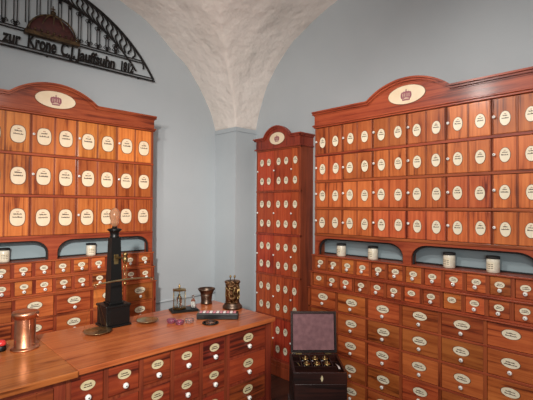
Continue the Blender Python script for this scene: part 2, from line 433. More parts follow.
# ------------------------------------------------------------------ tall narrow cabinet in the corner
def tall_cabinet():
    W = .588; D = XW - 2.80 - .002; cz = 2.701
    root = thing('tall_cabinet', 'tall narrow reddish cabinet with crown crest standing in the corner', 'cabinet', (2.80, cz, 0), -pi / 2)
    rows = [2.161, 1.752, 1.337, .946, .545, .150]
    cb = MB()
    cb.box(-W / 2, -W / 2 + .018, 0, D, 0, 2.2); cb.box(W / 2 - .022, W / 2, 0, D, 0, 2.2); cb.box(-W / 2 + .018, W / 2 - .022, D - .012, D, .1, 2.2)
    cb.build('carcass', M['small_f'], root)
    for z in rows:
        rb = MB(); rb.box(-W / 2, W / 2, -.006, .02, z - .009, z + .009, 0, bev=.002); rb.box(-W / 2 + .018, W / 2 - .022, .02, D - .012, z - .008, z + .008)
        rb.build('shelf_board', M['small_f'], root)
    pb = MB(); pb.box(-W / 2 - .012, W / 2 + .012, -.022, D, 0, .098, 0, bev=.004); pb.box(-W / 2 - .006, W / 2 + .006, -.012, D, .098, .142, 0, bev=.006)
    pb.build('plinth', M['small_f'], root)
    line = crest_line(W, 2.272, .172, .100)
    kb = MB(); kb.prism([(-W / 2, 2.165)] + line + [(W / 2, 2.165)], -.008, .014)
    l2 = crest_line(W, 2.285, .172, .100, ov=.024)
    kb.ribbon(l2, .013, -.034, .014); kb.ribbon([(x * .98, z - .013) for x, z in l2], .014, -.020, .014)
    kb.box(-W / 2 - .014, W / 2 + .014, -.022, D, 2.165, 2.180, 0, bev=.003)
    kb.box(W / 2 - .01, W / 2 + .002, .0, D, 2.18, 2.27)
    kb.box(-W / 2, W / 2, .014, D, 2.255, 2.268)
    for sx in (-1, 1):
        a, b = sorted((sx * (W / 2 - .002), sx * (W / 2 + .022))); kb.box(a, b, -.03, D, 2.272, 2.285)
        a, b = sorted((sx * (W / 2 - .002), sx * (W / 2 + .014))); kb.box(a, b, -.02, D, 2.258, 2.272)
    kb.build('cornice', M['small_f'], root)
    md = MB().prism([(x * 1.05, z * 1.07) for x, z in ellipse(.098, .058, 36)], -.0105, -.007, 1)
    md.prism(ellipse(.098, .058, 36), -.0125, -.007, 0)
    mo = md.build('crest_medallion', [M['label_w'], M['rim']], root, (0, 0, 2.263), label='cream oval medallion')
    crown_emblem(mo, 0, -.0127, -.002, .036, M['burg'])
    labs = lab_set(.050, .070, 2.0, M['label'], seed=300); kn = knob_mesh(.0095)
    xl = -W / 2 + .022
    doors = [(xl, xl + .222, (.060, .156)), (xl + .228, xl + .448, (.060, .160)), (xl + .454, W / 2 - .024, (.046,))]
    for i in range(5):
        za, zb = rows[i] - .011, rows[i + 1] + .011; h = za - zb
        for a, b, ls in doors:
            mb = MB(); w = b - a
            mb.box(-w / 2, w / 2, .003, .018, -h / 2, h / 2, 0)
            for e0, e1 in (((-w / 2, -w / 2 + .006), (w / 2 - .006, w / 2), (-.006, .006)) if len(ls) == 2 else ((-w / 2, -w / 2 + .006), (w / 2 - .012, w / 2))):
                mb.box(e0, e1, 0, .005, -h / 2, h / 2, 0, bev=.0015)
            d = mb.build('cabinet_door', M['small_d'], root, ((a + b) / 2, -.003, (za + zb) / 2))
            for lx in ls:
                for fz in (.285, .762):
                    link('label', random.choice(labs), d, (lx - w / 2 + random.uniform(-.003, .003), .0008, h / 2 - fz * h))
            link('knob', kn, d, (-w / 2 + .008, .0, -.002))
tall_cabinet()

# ------------------------------------------------------------------ counter
def counter_unit(name, label, x0, x1, cols, zs, dw, labw, yf=1.775, yb=2.36, kz=-.028, lz=.018, stile_l=.012, stile_r=.012):
    root = thing(name, label, 'cabinet', ((x0 + x1) / 2, yf, 0)); W = x1 - x0; D = yb - yf
    cb = MB()
    cb.box(-W / 2, -W / 2 + .018, 0.001, D, 0.0, .894); cb.box(W / 2 - .018, W / 2, .001, D, 0, .894); cb.box(-W / 2 + .018, W / 2 - .018, D - .015, D, .02, .894)
    cb.box(-W / 2 + .018, W / 2 - .018, .0, .03, .0, zs[-1], 0)
    for z in zs: cb.box(-W / 2 + .001, W / 2 - .001, .0, .035, z - .007, z + .007 if z < .88 else .894)
    cs = [-W / 2 + stile_l] + [c - (x0 + x1) / 2 for c in cols] + [W / 2 - stile_r]
    for i, c in enumerate(cs):
        if i == 0: cb.box(-W / 2, c, -.001, .0009, zs[-1], .894); cb.box(-W / 2 + .018, c, .0009, .2, zs[-1], .894) if c > -W / 2 + .02 else None
        elif i == len(cs) - 1: cb.box(c, W / 2, -.001, .0009, zs[-1], .894); cb.box(c, W / 2 - .018, .0009, .2, zs[-1], .894) if c < W / 2 - .02 else None
        else: cb.box(c - .010, c + .010, -.001, .2, zs[-1], .894)
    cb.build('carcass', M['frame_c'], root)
    ls = lab_set(labw, labw * .66, 2.0, M['label_c'], seed=500); kn = knob_mesh(.0135)
    for r in range(len(zs) - 1):
        za, zb = zs[r] - .008, zs[r + 1] + .008; h = za - zb
        for i in range(len(cs) - 1):
            a = cs[i] + (.002 if i == 0 else .011); b = cs[i + 1] - (.002 if i == len(cs) - 2 else .011)
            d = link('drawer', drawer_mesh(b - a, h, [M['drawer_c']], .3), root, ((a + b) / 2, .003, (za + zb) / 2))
            link('label', random.choice(ls), d, (random.uniform(-.003, .003), .0002, lz), (0, random.uniform(-.04, .04), 0))
            link('knob', kn, d, (random.uniform(-.003, .003), 0, kz))
    return root
ZS = [.888, .743, .591, .439, .287, .135]
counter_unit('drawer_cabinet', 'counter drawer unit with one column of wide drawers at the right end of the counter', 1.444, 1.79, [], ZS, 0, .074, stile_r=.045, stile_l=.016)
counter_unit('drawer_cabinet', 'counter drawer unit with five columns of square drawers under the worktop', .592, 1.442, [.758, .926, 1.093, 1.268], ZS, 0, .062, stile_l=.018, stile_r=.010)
cu = thing('counter_cupboard', 'counter cupboard with a plain unlabelled panel front at the left end of the counter', 'cabinet', (.0, 1.775, 0))
cb = MB(); cb.box(-.6, -.582, .031, .58, 0, .89); cb.box(.572, .590, .031, .58, 0, .89); cb.box(-.582, .572, .56, .58, 0, .89)
cb.box(-.6, .59, 0, .03, 0, .12); cb.box(-.6, .59, 0, .03, .862, .89); cb.box(.545, .59, -.001, .03, .12, .862); cb.box(-.6, -.55, -.001, .03, .12, .862); cb.box(-.02, .02, -.001, .03, .12, .862)
cb.build('carcass', M['frame_c'], cu)
for a, b in ((-.548, -.022), (.022, .543)):
    mb = MB(); w = b - a
    for q in ((0, .06, 0, .74), (w - .06, w, 0, .74), (.06, w - .06, 0, .06), (.06, w - .06, .68, .74)): mb.box(q[0], q[1], -.003, .02, q[2], q[3], 0, bev=.002)
    mb.box(.055, w - .055, .006, .015, .055, .685)
    mb.build('cabinet_door', M['drawer_c'], cu, (a, 0, .121))
wt = thing('worktop', 'long varnished reddish-brown wooden worktop lying over the counter drawers', 'worktop', (1.2, 2.05, .895))
MB().box(.628 - 1.2, 1.803 - 1.2, 1.750 - 2.05, 2.375 - 2.05, 0, .025, 0, bev=.003).build('board', M['top'], wt)
MB().box(-.62 - 1.2, .6265 - 1.2, 1.736 - 2.05, 2.375 - 2.05, -.001, .025, 0, bev=.003).build('board', M['top'], wt)
ZC = .9202

# ------------------------------------------------------------------ things on the counter
def balance():
    r = thing('balance_scale', 'black pillar balance scale with brass beam and amber glass finial on the counter', 'scale', (1.012, 2.285, ZC))
    b = MB(); b.box(-.076, .076, -.078, .066, 0, .012, 0, bev=.003); b.box(-.068, .068, -.070, .058, .012, .112, 0, bev=.002)
    b.box(-.074, .074, -.076, .064, .110, .124, 0, bev=.004)
    b.box(-.050, .050, -.0715, -.0695, .030, .098, 0, bev=.001); b.build('base', M['black'], r)
    p = MB(); n = 4; w0, w1 = .036, .026; z0, z1 = .124, .500
    p.add([(-w0, -w0, z0), (w0, -w0, z0), (w0, w0, z0), (-w0, w0, z0), (-w1, -w1, z1), (w1, -w1, z1), (w1, w1, z1), (-w1, w1, z1)],
          [(0, 3, 2, 1), (4, 5, 6, 7), (0, 1, 5, 4), (1, 2, 6, 5), (2, 3, 7, 6), (3, 0, 4, 7)])
    p.box(-.042, .042, -.042, .042, .124, .134, 0, bev=.002)
    p.build('pillar', M['black'], r, (0, -.006, 0))
    c = MB(); c.lathe([(.026, 0), (.028, .006), (.024, .012), (.026, .034), (.038, .042), (.041, .047), (.036, .052), (.016, .056), (.012, .066)], 20)
    c.build('capital', M['black'], r, (0, -.006, .498))
    f = MB(); f.lathe([(.010, 0), (.012, .006), (.020, .014), (.0235, .028), (.022, .036), (.0275, .052), (.0295, .070), (.026, .088), (.018, .101), (.009, .109), (0, .112)], 24)
    fo = f.build('finial', M['amber'], r, (0, -.006, .560), label='amber glass finial')
    g = MB(); g.lathe([(.006, .002), (.006, .06), (.014, .075), (.004, .092), (0, .093)], 12); g.build('finial_core', M['brass'], fo)
    a = MB(); a.box(-.014, .012, -.036, -.030, .345, .405, 0, bev=.001)
    a.tube([(0, -.03, .385), (0, -.09, .392), (0, -.146, .390)], .006); a.lathe([(.004, -.03), (.012, -.022), (.016, 0), (.010, .014), (.016, .02), (.013, .03), (.004, .036)], 14, 0, (0, -.146, .392))
    a.build('bracket_arm', M['brass'], r)
    h = MB()
    for sx in (-1, 1): h.tube([(sx * .005, -.146, .365), (sx * .010, -.146, .34), (sx * .010, -.146, .29), (sx * .005, -.146, .262)], .0022, 6)
    h.lathe([(.003, 0), (.009, .006), (.009, .014), (.003, .02)], 12, 0, (0, -.146, .245)); h.build('beam_hanger', M['brass'], r)
    m = MB(); m.tube([(-.163 + .326 * k / 12, -.146, .268 + .008 * cos((k - 6) / 6 * pi / 2)) for k in range(13)], [.0028 + .0028 * cos((k - 6) / 6 * pi / 2) for k in range(13)], 8)
    m.tube([(0, -.146, .27), (0, -.146, .325)], .0014, 6)
    for sx in (-1, 1): m.tube([(sx * .163 + .006 * cos(t), -.146, .262 + .008 * sin(t)) for t in [2 * pi * k / 10 for k in range(10)]], .0016, 6, closed=True)
    m.build('beam', M['brassd'], r)
    for (px, py, rad) in ((-.129, -.103, .072), (.166, -.093, .063)):
        q = MB(); q.lathe([(0, 0), (rad * .5, .001), (rad * .85, .006), (rad, .0125), (rad + .001, .0135), (rad - .002, .0135), (rad * .84, .009), (rad * .5, .004), (0, .003)], 32)
        pn = q.build('pan', M['brassd'], r, (px, py, .0015), label='brass weighing pan')
        s_ = MB(); ex, ez = (-.163 if px < 0 else .163), .258
        for k in range(3):
            t = 2 * pi * k / 3 + .5; s_.tube([(ex, -.146, ez), (px + rad * .98 * cos(t), py + rad * .98 * sin(t), .0145)], .0005, 4)
        s_.build('cord', M['brass'], r)
balance()

def canister():
    r = thing('copper_canister', 'polished copper canister with overhanging lid at the left of the counter', 'canister', (.541, 2.188, ZC)); r.scale = (.91, .91, 1)
    MB().lathe([(.066, 0), (.067, .004), (.064, .008), (.054, .011), (.0495, .016), (.049, .150), (.0505, .156), (.047, .160)], 40).build('body', M['copper'], r)
    l = MB().lathe([(.052, 0), (.054, -.010), (.056, -.010), (.057, .002), (.063, .006), (.064, .012), (.060, .019), (.044, .024), (.012, .026), (0, .026)], 40)
    l.tube([(.061, 0, .008), (.072, 0, .010), (.077, 0, .004), (.074, 0, -.006)], .003, 8)
    l.build('lid', M['copper'], r, (0, 0, .156), (0, 0, -radians(55)))
    MB().tube([(.0492, 0, .012), (.0492, 0, .15)], .0015, 6).build('seam', M['copper'], r, (0, 0, 0), (0, 0, -radians(82)))
canister()
r = thing('medicine_vial', 'small round red-capped dark vial cut by the left edge of the photo', 'bottle', (.452, 2.225, ZC))
MB().lathe([(.018, 0), (.020, .003), (.020, .020), (.017, .025), (.012, .027)], 20).build('body', M['black'], r)
MB().lathe([(.018, 0), (.020, .006), (.019, .016), (.012, .023), (0, .026)], 20).build('cap', M['red'], r, (0, 0, .0262))

def lantern():
    t = thing('tray', 'flat dark moulded tray carrying the brass-lidded glass jar', 'tray', (1.478, 2.275, ZC), radians(-20))
    b = MB(); b.box(-.085, .095, -.058, .058, 0, .008, 0, bev=.003); b.box(-.078, .088, -.051, .051, .008, .014, 0, bev=.003); b.build('plate', M['black'], t)
    r = thing('glass_jar', 'six-sided glass jar with brass frame and knobbed brass lid on the dark tray', 'jar', (1.458, 2.292, ZC + .0145))
    MB().lathe([(.043, 0), (.048, .002), (.048, .008), (.042, .011)], 6, smooth=False).build('base', M['brass'], r)
    g = MB(); g.lathe([(.040, .011), (.040, .116), (.0380, .116), (.0380, .013), (0, .013)], 6, smooth=False, cap=False); g.build('glass_body', M['glass'], r)
    for k in range(6):
        a = pi / 3 * k; MB().tube([(.042 * cos(a), .042 * sin(a), .009), (.042 * cos(a), .042 * sin(a), .118)], .0020, 6).build('frame_bar', M['brass'], r)
    MB().lathe([(.012, 0), (.016, .006), (.017, .055), (.008, .066), (.007, .078)], 16).build('inner_tube', M['glass'], r, (0, 0, .0135))
    l = MB().lathe([(.048, 0), (.049, .005), (.034, .010), (.012, .013)], 6, smooth=False)
    l.lathe([(.008, .012), (.004, .017), (.007, .022), (.008, .028), (.004, .034), (.002, .042), (0, .043)], 14)
    l.build('lid', M['brass'], r, (0, 0, .118))
    v = thing('vial', 'tiny slim glass vial with white content beside the glass jar', 'bottle', (1.540, 2.254, ZC + .0145))
    MB().lathe([(.014, 0), (.015, .002), (.015, .045), (.007, .058), (.007, .076), (.009, .079), (.007, .080), (.0055, .076)], 16, cap=False).build('glass_body', M['glass'], v)
    MB().lathe([(.0125, .002), (.0125, .036), (0, .038)], 14).build('powder', M['knob'], v)
lantern()

mo = MB().lathe([(0, 0), (.038, 0), (.041, .006), (.039, .012), (.037, .022), (.038, .040), (.040, .060), (.0405, .063), (.042, .066), (.040, .069), (.046, .088), (.055, .104), (.060, .111), (.0605, .117), (.056, .118), (.046, .100), (.036, .06), (.030, .02), (0, .012)], 36)
mo.v = [Vector((v.x, v.y, v.z * .9)) for v in mo.v]
tag(mo.build('mortar', M['iron_m'], None, (1.704, 2.331, ZC)), 'flared bronze mortar standing empty at the back corner of the counter', 'mortar')

def urn():
    r = thing('engraved_canister', 'ornate engraved bronze canister with two small lid knobs near the counter corner', 'canister', (1.752, 2.105, ZC)); r.scale = (1, 1, 1.09)
    MB().lathe([(.062, 0), (.066, .004), (.066, .013), (.060, .020), (.054, .024), (.052, .032), (.046, .036)], 36).build('foot', M['iron_m'], r)
    b = MB().lathe([(.0455, .034), (.0455, .150), (.047, .153), (.050, .158)], 36)
    R = random.Random(3)
    for z in (.042, .148): b.tube([(.0465 * cos(t), .0465 * sin(t), z) for t in [2 * pi * k / 32 for k in range(32)]], .002, 6, closed=True)
    b.build('body', M['bronze'], r)
    f = MB()
    for k in range(9):          # raised figures round the drum
        a = 2 * pi * k / 9
        f.tube([((.0462) * cos(a + da), .0462 * sin(a + da), z) for da, z in ((-.15, .055), (.0, .066), (.12, .082), (-.08, .097), (.05, .112), (.18, .126), (.0, .138))], [.0016, .0034, .0046, .0034, .0044, .0030, .0016], 6)
    f.build('relief', M['brass'], r)
    l = MB().lathe([(.052, .0), (.053, .006), (.048, .011), (.030, .014), (0, .016)], 36)
    l.build('lid', M['bronze'], r, (0, 0, .158))
    for dx in (-.014, .014):
        MB().lathe([(.003, 0), (.0025, .014), (.0065, .019), (.0075, .025), (.004, .031), (0, .032)], 12).build('lid_knob', M['brass'], r, (dx * cos(radians(-40)), dx * sin(radians(-40)), .171))
urn()

def cardbox():
    r = thing('sample_case', 'long black case with a row of pink and white sample cells lying on the counter', 'case', (1.527, 1.972, ZC), radians(-44))
    b = MB(); b.box(-.125, .125, -.03, .034, .001, .034, 0, bev=.003); b.box(-.122, .122, -.027, .031, .0342, .038, 0, bev=.001); b.build('body', M['black'], r)
    for k in range(11):
        x = -.110 + k * .0205
        MB().box(x, x + .0165, -.022, .026, .0378, .0405, 0, bev=.001).build('sample_cell', M['whitebox'] if k % 2 else M['pinkbox'], r)
    MB().box(-.121, -.112, -.022, .026, .0378, .040, 0, bev=.001).build('clasp', M['brass'], r)
cardbox()
ro = thing('reading_lens', 'flat round dark-rimmed lens lying half under the front of the black sample case', 'lens', (1.432, 1.918, ZC), radians(-40))
MB().tube([(.044 * cos(t), .044 * sin(t), .0042) for t in [2 * pi * k / 36 for k in range(36)]], .004, 8, closed=True).build('rim', M['iron'], ro); MB().lathe([(0, .001), (.042, .002), (.042, .004), (0, .006)], 28).build('glass_disc', M['glass'], ro)

lbl = ['small violet glass dish, leftmost of the three in front of the tray', 'small violet glass dish between two others in front of the tray', 'small paler glass dish, nearest the sample case of the three dishes']
for i, (x, y) in enumerate(((1.270, 2.080), (1.290, 2.022), (1.350, 2.012))):
    d = MB().lathe([(0, 0), (.018, 0), (.023, .004), (.0255, .014), (.0262, .022), (.0245, .022), (.0225, .012), (.018, .006), (0, .005)], 26)
    tag(d.build('glass_dish', M['pink'] if i < 2 else simple('rose_clear_glass', (.85, .66, .64), .05, **{'Transmission Weight': .9}), None, (x, y, ZC)), lbl[i], 'dish', 'glass dishes on the counter')

# ------------------------------------------------------------------ jars in the niches
def jar(x, y, z, rotz, label, r_=.037, h=.088):
    t = thing('ceramic_jar', label, 'jar', (x, y, z), rotz, 'ceramic jars in the niches')
    MB().lathe([(r_ * .92, 0), (r_, .003), (r_, h - .020), (r_ * .93, h - .016), (r_ * .93, h - .012)], 28).build('body', M['ceramic'], t)
    MB().lathe([(r_ * 1.03, 0), (r_ * 1.05, .002), (r_ * 1.05, .011), (r_ * .98, .014), (0, .015)], 28).build('lid', M['blackmat'] if h > .08 else M['brass'], t, (0, 0, h - .0118))
    b = MB(); n = 8; a0 = .75
    rr = r_ + .0006; vs = []; fs = []
    for k in range(n + 1):
        a = -pi / 2 - a0 + 2 * a0 * k / n
        for zz in (h * .16, h * .66): vs.append((rr * cos(a), rr * sin(a), zz))
    for k in range(n): fs.append((2 * k, 2 * k + 2, 2 * k + 3, 2 * k + 1))
    b.add(vs, fs, 0, True)
    for zz in (.25, .38, .50):
        for k in range(5):
            a = -pi / 2 - .45 + .22 * k + .04 * (k % 2); q = rr + .0005
            b.add([(q * cos(a), q * sin(a), h * zz), (q * cos(a + .15), q * sin(a + .15), h * zz), (q * cos(a + .15), q * sin(a + .15), h * (zz + .045)), (q * cos(a), q * sin(a), h * (zz + .045))], [(0, 1, 2, 3)], 1)
    b.build('paper_label', [M['label'], M['ink']], t)
jl = ['cream ceramic jar with black lid in the right cabinet niche, nearest the corner cabinet', 'cream ceramic jar with black lid, second from the corner in the right cabinet niches',
      'cream ceramic jar with black lid, left one in the niche at the right edge', 'cream ceramic jar with black lid, right one in the niche at the right edge']
for (y, l) in zip((1.925, 1.635, 1.066, .802), jl): jar(2.65, y * 2.65 / 2.75, 1.2215, -pi / 2 - .3, l, .036, .094)
jar(.672, 3.285, 1.2085, -.1, 'cream ceramic jar in the left cabinet niche at the left edge of the photo', .036, .094)
jar(1.268, 3.285, 1.2085, -.2, 'cream ceramic jar in the left cabinet niche beside the black scale pillar', .036, .094)

# ------------------------------------------------------------------ medicine chest on its stand
def chest():
    ang = radians(-43.6); cx, cy = 2.043, 1.617
    s_ = thing('low_stand', 'low dark stand under the open medicine chest', 'stand', (cx, cy, 0), ang)
    b = MB(); b.box(-.17, .17, -.17, .17, .32, .345, 0, bev=.004); b.build('stand_top', M['chest'], s_)
    for sx in (-1, 1):
        for sy in (-1, 1): MB().box(sx * .14 - .018, sx * .14 + .018, sy * .14 - .018, sy * .14 + .018, 0, .319, 0, bev=.003).build('leg', M['chest'], s_)
    MB().box(-.12, .12, -.145, .145, .26, .319).build('apron', M['chest'], s_)
    r = thing('medicine_chest', 'open dark mahogany medicine chest with velvet-lined lid and stoppered bottles', 'chest', (cx, cy, .346), ang)
    w = .161; h = .270
    b = MB(); b.box(-w, w, -w, w, 0, .012, 0, bev=.002); t = .014
    b.box(-w, w, -w, -w + t, .012, h, 0, bev=.002); b.box(-w, w, w - t, w, .012, h, 0, bev=.002); b.box(-w, -w + t, -w + t, w - t, .012, h, 0); b.box(w - t, w, -w + t, w - t, .012, h, 0)
    b.box(-w + t, w - t, -w + t, w - t, .14, .205); b.build('box', M['chest'], r)
    dr = MB().box(-w + .006, w - .006, -.006, 0, .012, .205, 0, bev=.003).build('front_panel', M['chest'], r, (0, -w, 0))
    dr2 = MB().box(-w + .012, w - .012, -.004, 0, 0, .045, 0, bev=.002).build('drawer', M['chest'], r, (0, -w - .006, .02)); 
    MB().lathe([(.004, 0), (.009, .006), (.007, .012), (0, .014)], 12, mat=Matrix.Rotation(pi / 2, 4, 'X')).build('knob', M['knob'], dr2, (-.14, -.004, .022))
    e = MB().prism([(0, .020), (.005, .010), (.008, 0), (.005, -.010), (0, -.020), (-.005, -.010), (-.008, 0), (-.005, .010)], -.002, 0); e.build('escutcheon', M['label_c'], r, (.01, -w - .0005, .236), label='pale diamond-shaped keyhole plate')
    # tray and bottles
    b = MB(); b.box(-w + t, w - t, -w + t, w - t, .206, .212); b.build('tray_floor', M['lining'], r)
    d = MB()
    for y in (-.035, .045): d.box(-w + t, w - t, y - .003, y + .003, .212, h - .01)
    for x in (-.095, -.03, .035, .10): d.box(x - .003, x + .003, .048, w - t, .212, h - .01); d.box(x - .003, x + .003, -.032, .042, .212, h - .01)
    d.build('partition', M['chest'], r)
    for x in (-.0610, .0030, .0680):
        for y in (.097, .006):
            q = MB().lathe([(.026, 0), (.027, .003), (.027, .028), (.016, .034), (.016, .040)], 16).build('bottle', M['glass'], r, (x, y, .2125))
            MB().lathe([(.021, 0), (.023, .002), (.023, .009), (.014, .013), (.008, .015), (.011, .020), (.005, .025), (0, .026)], 16).build('stopper', M['brass'], q, (0, 0, .0402))
    MB().tube([(-.125, .01, .265), (-.12, -.03, .275), (-.112, -.06, .272)], [.002, .004, .002], 8).build('spatula', M['brass'], r)
    MB().tube([(.118, -.02, .268), (.125, -.06, .272), (.128, -.10, .270)], [.002, .003, .005], 8).build('spoon', M['whitebox'], r)
    for x in (-.05, .02):
        MB().lathe([(.0, 0), (.02, 0), (.022, .006), (.0, .012)], 18).build('weight', M['brassd'], r, (x, -.09, .2125))
    # lid
    lo = bpy.data.objects.new('lid', None)
    L = MB(); H_ = .272; L.box(-w, w, .018, .028, 0, H_, 0, bev=.002)
    L.box(-w, -w + .013, 0, .018, 0, H_, 0, bev=.001); L.box(w - .013, w, 0, .018, 0, H_, 0, bev=.001); L.box(-w + .013, w - .013, 0, .018, 0, .013, 0); L.box(-w + .013, w - .013, 0, .018, H_ - .013, H_, 0, bev=.001)
    lid = L.build('lid', M['chest'], r, (0.005, w + .002, h + .002), (radians(-7), 0, 0)); lid.scale = (.965, 1, 1)
    MB().box(-w + .016, w - .016, .008, .0175, .016, H_ - .016, 0, bev=.002).build('lid_lining', M['lining'], lid, label='faded purple lid lining')
    for x in (-.10, .10): MB().box(x - .022, x + .022, -.020, .004, .0, .004, 0, bev=.001).build('hinge', M['brass'], r, (0, w, h))
chest()

# ------------------------------------------------------------------ wrought iron lunette on the left wall
def lunette():
    yw = YL - .045; cx = 1.0; zb = 2.798
    root = thing('iron_fanlight', 'black wrought-iron fanlight grille with inscription and red crown on the left wall', 'grille', (cx, yw, zb))
    R_, ccx, ccz = 1.270, .823 - cx, 2.166 - zb
    def arc(R, x):      # height of the right-hand arc at distance x from the middle, mirrored on the left
        return ccz + sqrt(max(R * R - (abs(x) - ccx) ** 2, 0))
    xe = .918
    outer = [(x, 0, arc(R_, x)) for x in [xe * sin(pi / 2 * k / 30) for k in range(-30, 31)]]
    outer[0] = (-xe, 0, .02); outer[-1] = (xe, 0, .02)
    Ri = R_ - .125; xi = .74
    inner = [(x, 0, arc(Ri, x)) for x in [xi * sin(pi / 2 * k / 28) for k in range(-28, 29)]]
    mb = MB(); mb.tube(outer, .009, 6); mb.tube([(x, .0, z - .018) for x, _, z in outer], .004, 5); mb.tube(inner, .008, 6)
    def zt(x): return .135 if abs(x) < .72 else .135
    mb.box(-.93, .93, -.006, .006, -.008, .004); mb.box(-.92, .92, -.005, .005, .018, .026)
    mb.box(-.80, .80, -.005, .005, .138, .146); mb.box(-.79, .79, -.005, .005, .158, .165)
    mb.build('frame', M['iron'], root)
    # wavy rays between the two arcs
    for sx in (-1, 1):
        for k in range(19):
            x0 = .02 + k * .046; th = (x0 - ccx) / R_
            if x0 > .87: continue
            a = math.asin(min((x0 - ccx) / R_, .999)); pts = []
            for j in range(9):
                u = j / 8; RR = R_ + (Ri - R_) * u; aa = a - .02 + .16 * u + .028 * sin(u * 2 * pi)
                x = ccx + RR * sin(aa); z = ccz + RR * cos(aa)
                if z < .03 or (z < .16 and x < .80): break
                pts.append((sx * x, 0, z))
            if len(pts) > 3: MB().tube(pts, .0075, 6).build('wavy_ray', M['iron'], root)
    # upright balusters with turned ends
    for k in range(-9, 10):
        x = k * .078
        zt_ = arc(Ri, x) - .004
        if zt_ < .22: continue
        b = MB(); dx = .0
        z0 = .165
        for q in (-.011, .011): b.tube([(x + q, 0, z0 + .03), (x + q, 0, zt_ - .03)], .0038, 6)
        for zz in (z0 + .016, zt_ - .02):
            b.lathe([(.003, -.018), (.010, -.011), (.017, -.004), (.006, .002), (.019, .009), (.004, .018)], 8, 0, (x, 0, zz))
        for sg in (-1, 1):
            b.tube([(x, 0, z0 + .03), (x + sg * .018, 0, z0 + .042), (x + sg * .030, 0, z0 + .026), (x + sg * .022, 0, z0 + .014)], .0034, 6)
            b.tube([(x, 0, zt_ - .03), (x + sg * .018, 0, zt_ - .042), (x + sg * .030, 0, zt_ - .026), (x + sg * .022, 0, zt_ - .012)], .0034, 6)
        if abs(x - .02) < .2 and zt_ > .3:     # stops above the crown
            zc = .33 - (abs(x - .02) / .2) ** 2 * .15
            b = MB()
            for q in (-.011, .011): b.tube([(x + q, 0, zc), (x + q, 0, zt_ - .03)], .0038, 6)
            b.lathe([(.003, -.018), (.010, -.011), (.017, -.004), (.006, .002), (.019, .009), (.004, .018)], 8, 0, (x, 0, zt_ - .02))
        b.build('baluster', M['iron'], root)
    # crown
    cr = MB(); n = 20
    pr = [(.185 * cos(t) * (1 - .06 * sin(t)), .165 + .02 + .165 * sin(t)) for t in [pi * k / n for k in range(n + 1)]]
    vs = []; nd = 5; fs = []
    for j in range(nd + 1):
        f = cos(pi / 2 * j / nd); dep = -.045 * sin(pi / 2 * j / nd)
        for x, z in pr: vs.append((x * (.35 + .65 * f) if j else x, dep, .185 + (z - .185) * (.35 + .65 * f) if j else z))
    for j in range(nd):
        for k in range(n): fs.append((j * (n + 1) + k, j * (n + 1) + k + 1, (j + 1) * (n + 1) + k + 1, (j + 1) * (n + 1) + k))
    fs.append([nd * (n + 1) + k for k in range(n + 1)])
    cr.add(vs, fs, 0, True)
    cap = cr.build('crown_cap', M['crownred'], root, (.022, 0, -.03), label='dark red crown cap')
    g = MB()
    g.box(-.20, .20, -.05, .004, .150, .184, 0, bev=.004)
    for k in range(9):
        x = -.18 + k * .045; g.lathe([(.002, -.012), (.011, 0), (.002, .012)], 8, 0, (x, -.052, .195))
    for k in (-1, -.5, 0, .5, 1):
        g.tube([(k * .175 * cos(t) , -.048 * sin(t) ** .5 - .004 if t > 0 else 0, .186 + .165 * sin(t) * (1 - .10 * abs(k))) for t in [pi / 2 * j / 8 for j in range(9)]], .0065, 6)
    g.lathe([(.006, -.01), (.02, 0), (.022, .012), (.008, .024)], 12, 0, (0, -.02, .362))
    g.box(-.004, .004, -.022, -.018, .38, .425); g.box(-.016, .016, -.022, -.018, .397, .406)
    g.build('crown_hoops', M['gold'], cap)
    # inscription
    def text(s, x, z, size, parent):
        cu = bpy.data.curves.new('inscription', 'FONT'); cu.body = s; cu.size = size; cu.extrude = .004; cu.space_character = 1.0; cu.offset = .004; cu.shear = .12
        to = bpy.data.objects.new('tmp', cu); C.objects.link(to)
        dg = bpy.context.evaluated_depsgraph_get(); me = bpy.data.meshes.new_from_object(to.evaluated_get(dg))
        bpy.data.objects.remove(to); me.materials.clear(); me.materials.append(M['iron'])
        w = max(v.co.x for v in me.vertices)
        o = link('inscription', me, parent, (x, 0, z), (pi / 2, 0, 0)); return o, w
    for s, xa, xb, sz in (('zur', -.315, -.195, .125), ('Krone', -.155, .055, .150), ('C.J.', .085, .200, .150), ('Jauffsuhn', .215, .54, .125), ('1812', .585, .715, .115)):
        o, w = text(s, xa, .030, sz, root); o.scale.x = (xb - xa) / w
    for x in (-.78, 0, .78): MB().tube([(x, 0, 0), (x, .045, 0)], .006, 6).build('wall_pin', M['iron'], root)
lunette()

# ------------------------------------------------------------------ the room
XP, YP = 2.697, 3.202
def S(mb, name, mat, **k): return struct(mb.build(name, mat, **k))
S(MB().box(-2.4, XW + .2, YL, YL + .2, -.1, 3.95), 'wall_left', M['wallpaint'])
S(MB().box(XW, XW + .2, -1.6, YL, -.1, 3.95), 'wall_right', M['wallpaint'])
S(MB().box(-2.4, XW + .2, -1.6, YL + .2, -.2, 0), 'floor', M['floor'])
pm = MB(); pm.box(XP, XW, YP, YL, 0, 2.386); pm.box(XP - .010, XW, YP - .010, YL, 2.386, 2.430, 0, bev=.002)
S(pm, 'wall_corner_pier', M['wallpaint'])
S(MB().tube([(1.80, YL - .012, .672), (XP, YL - .012, .672)], .010, 8), 'trim_1', M['wallpaint'])
LT = [(0, 2.428), (.02, 2.50), (.06, 2.61), (.11, 2.70), (.163, 2.777), (.25, 2.905), (.365, 3.035), (.48, 3.135), (.605, 3.225), (.72, 3.305), (.849, 3.375), (.97, 3.43), (1.097, 3.475), (1.3, 3.535), (1.5, 3.575), (1.75, 3.60)]
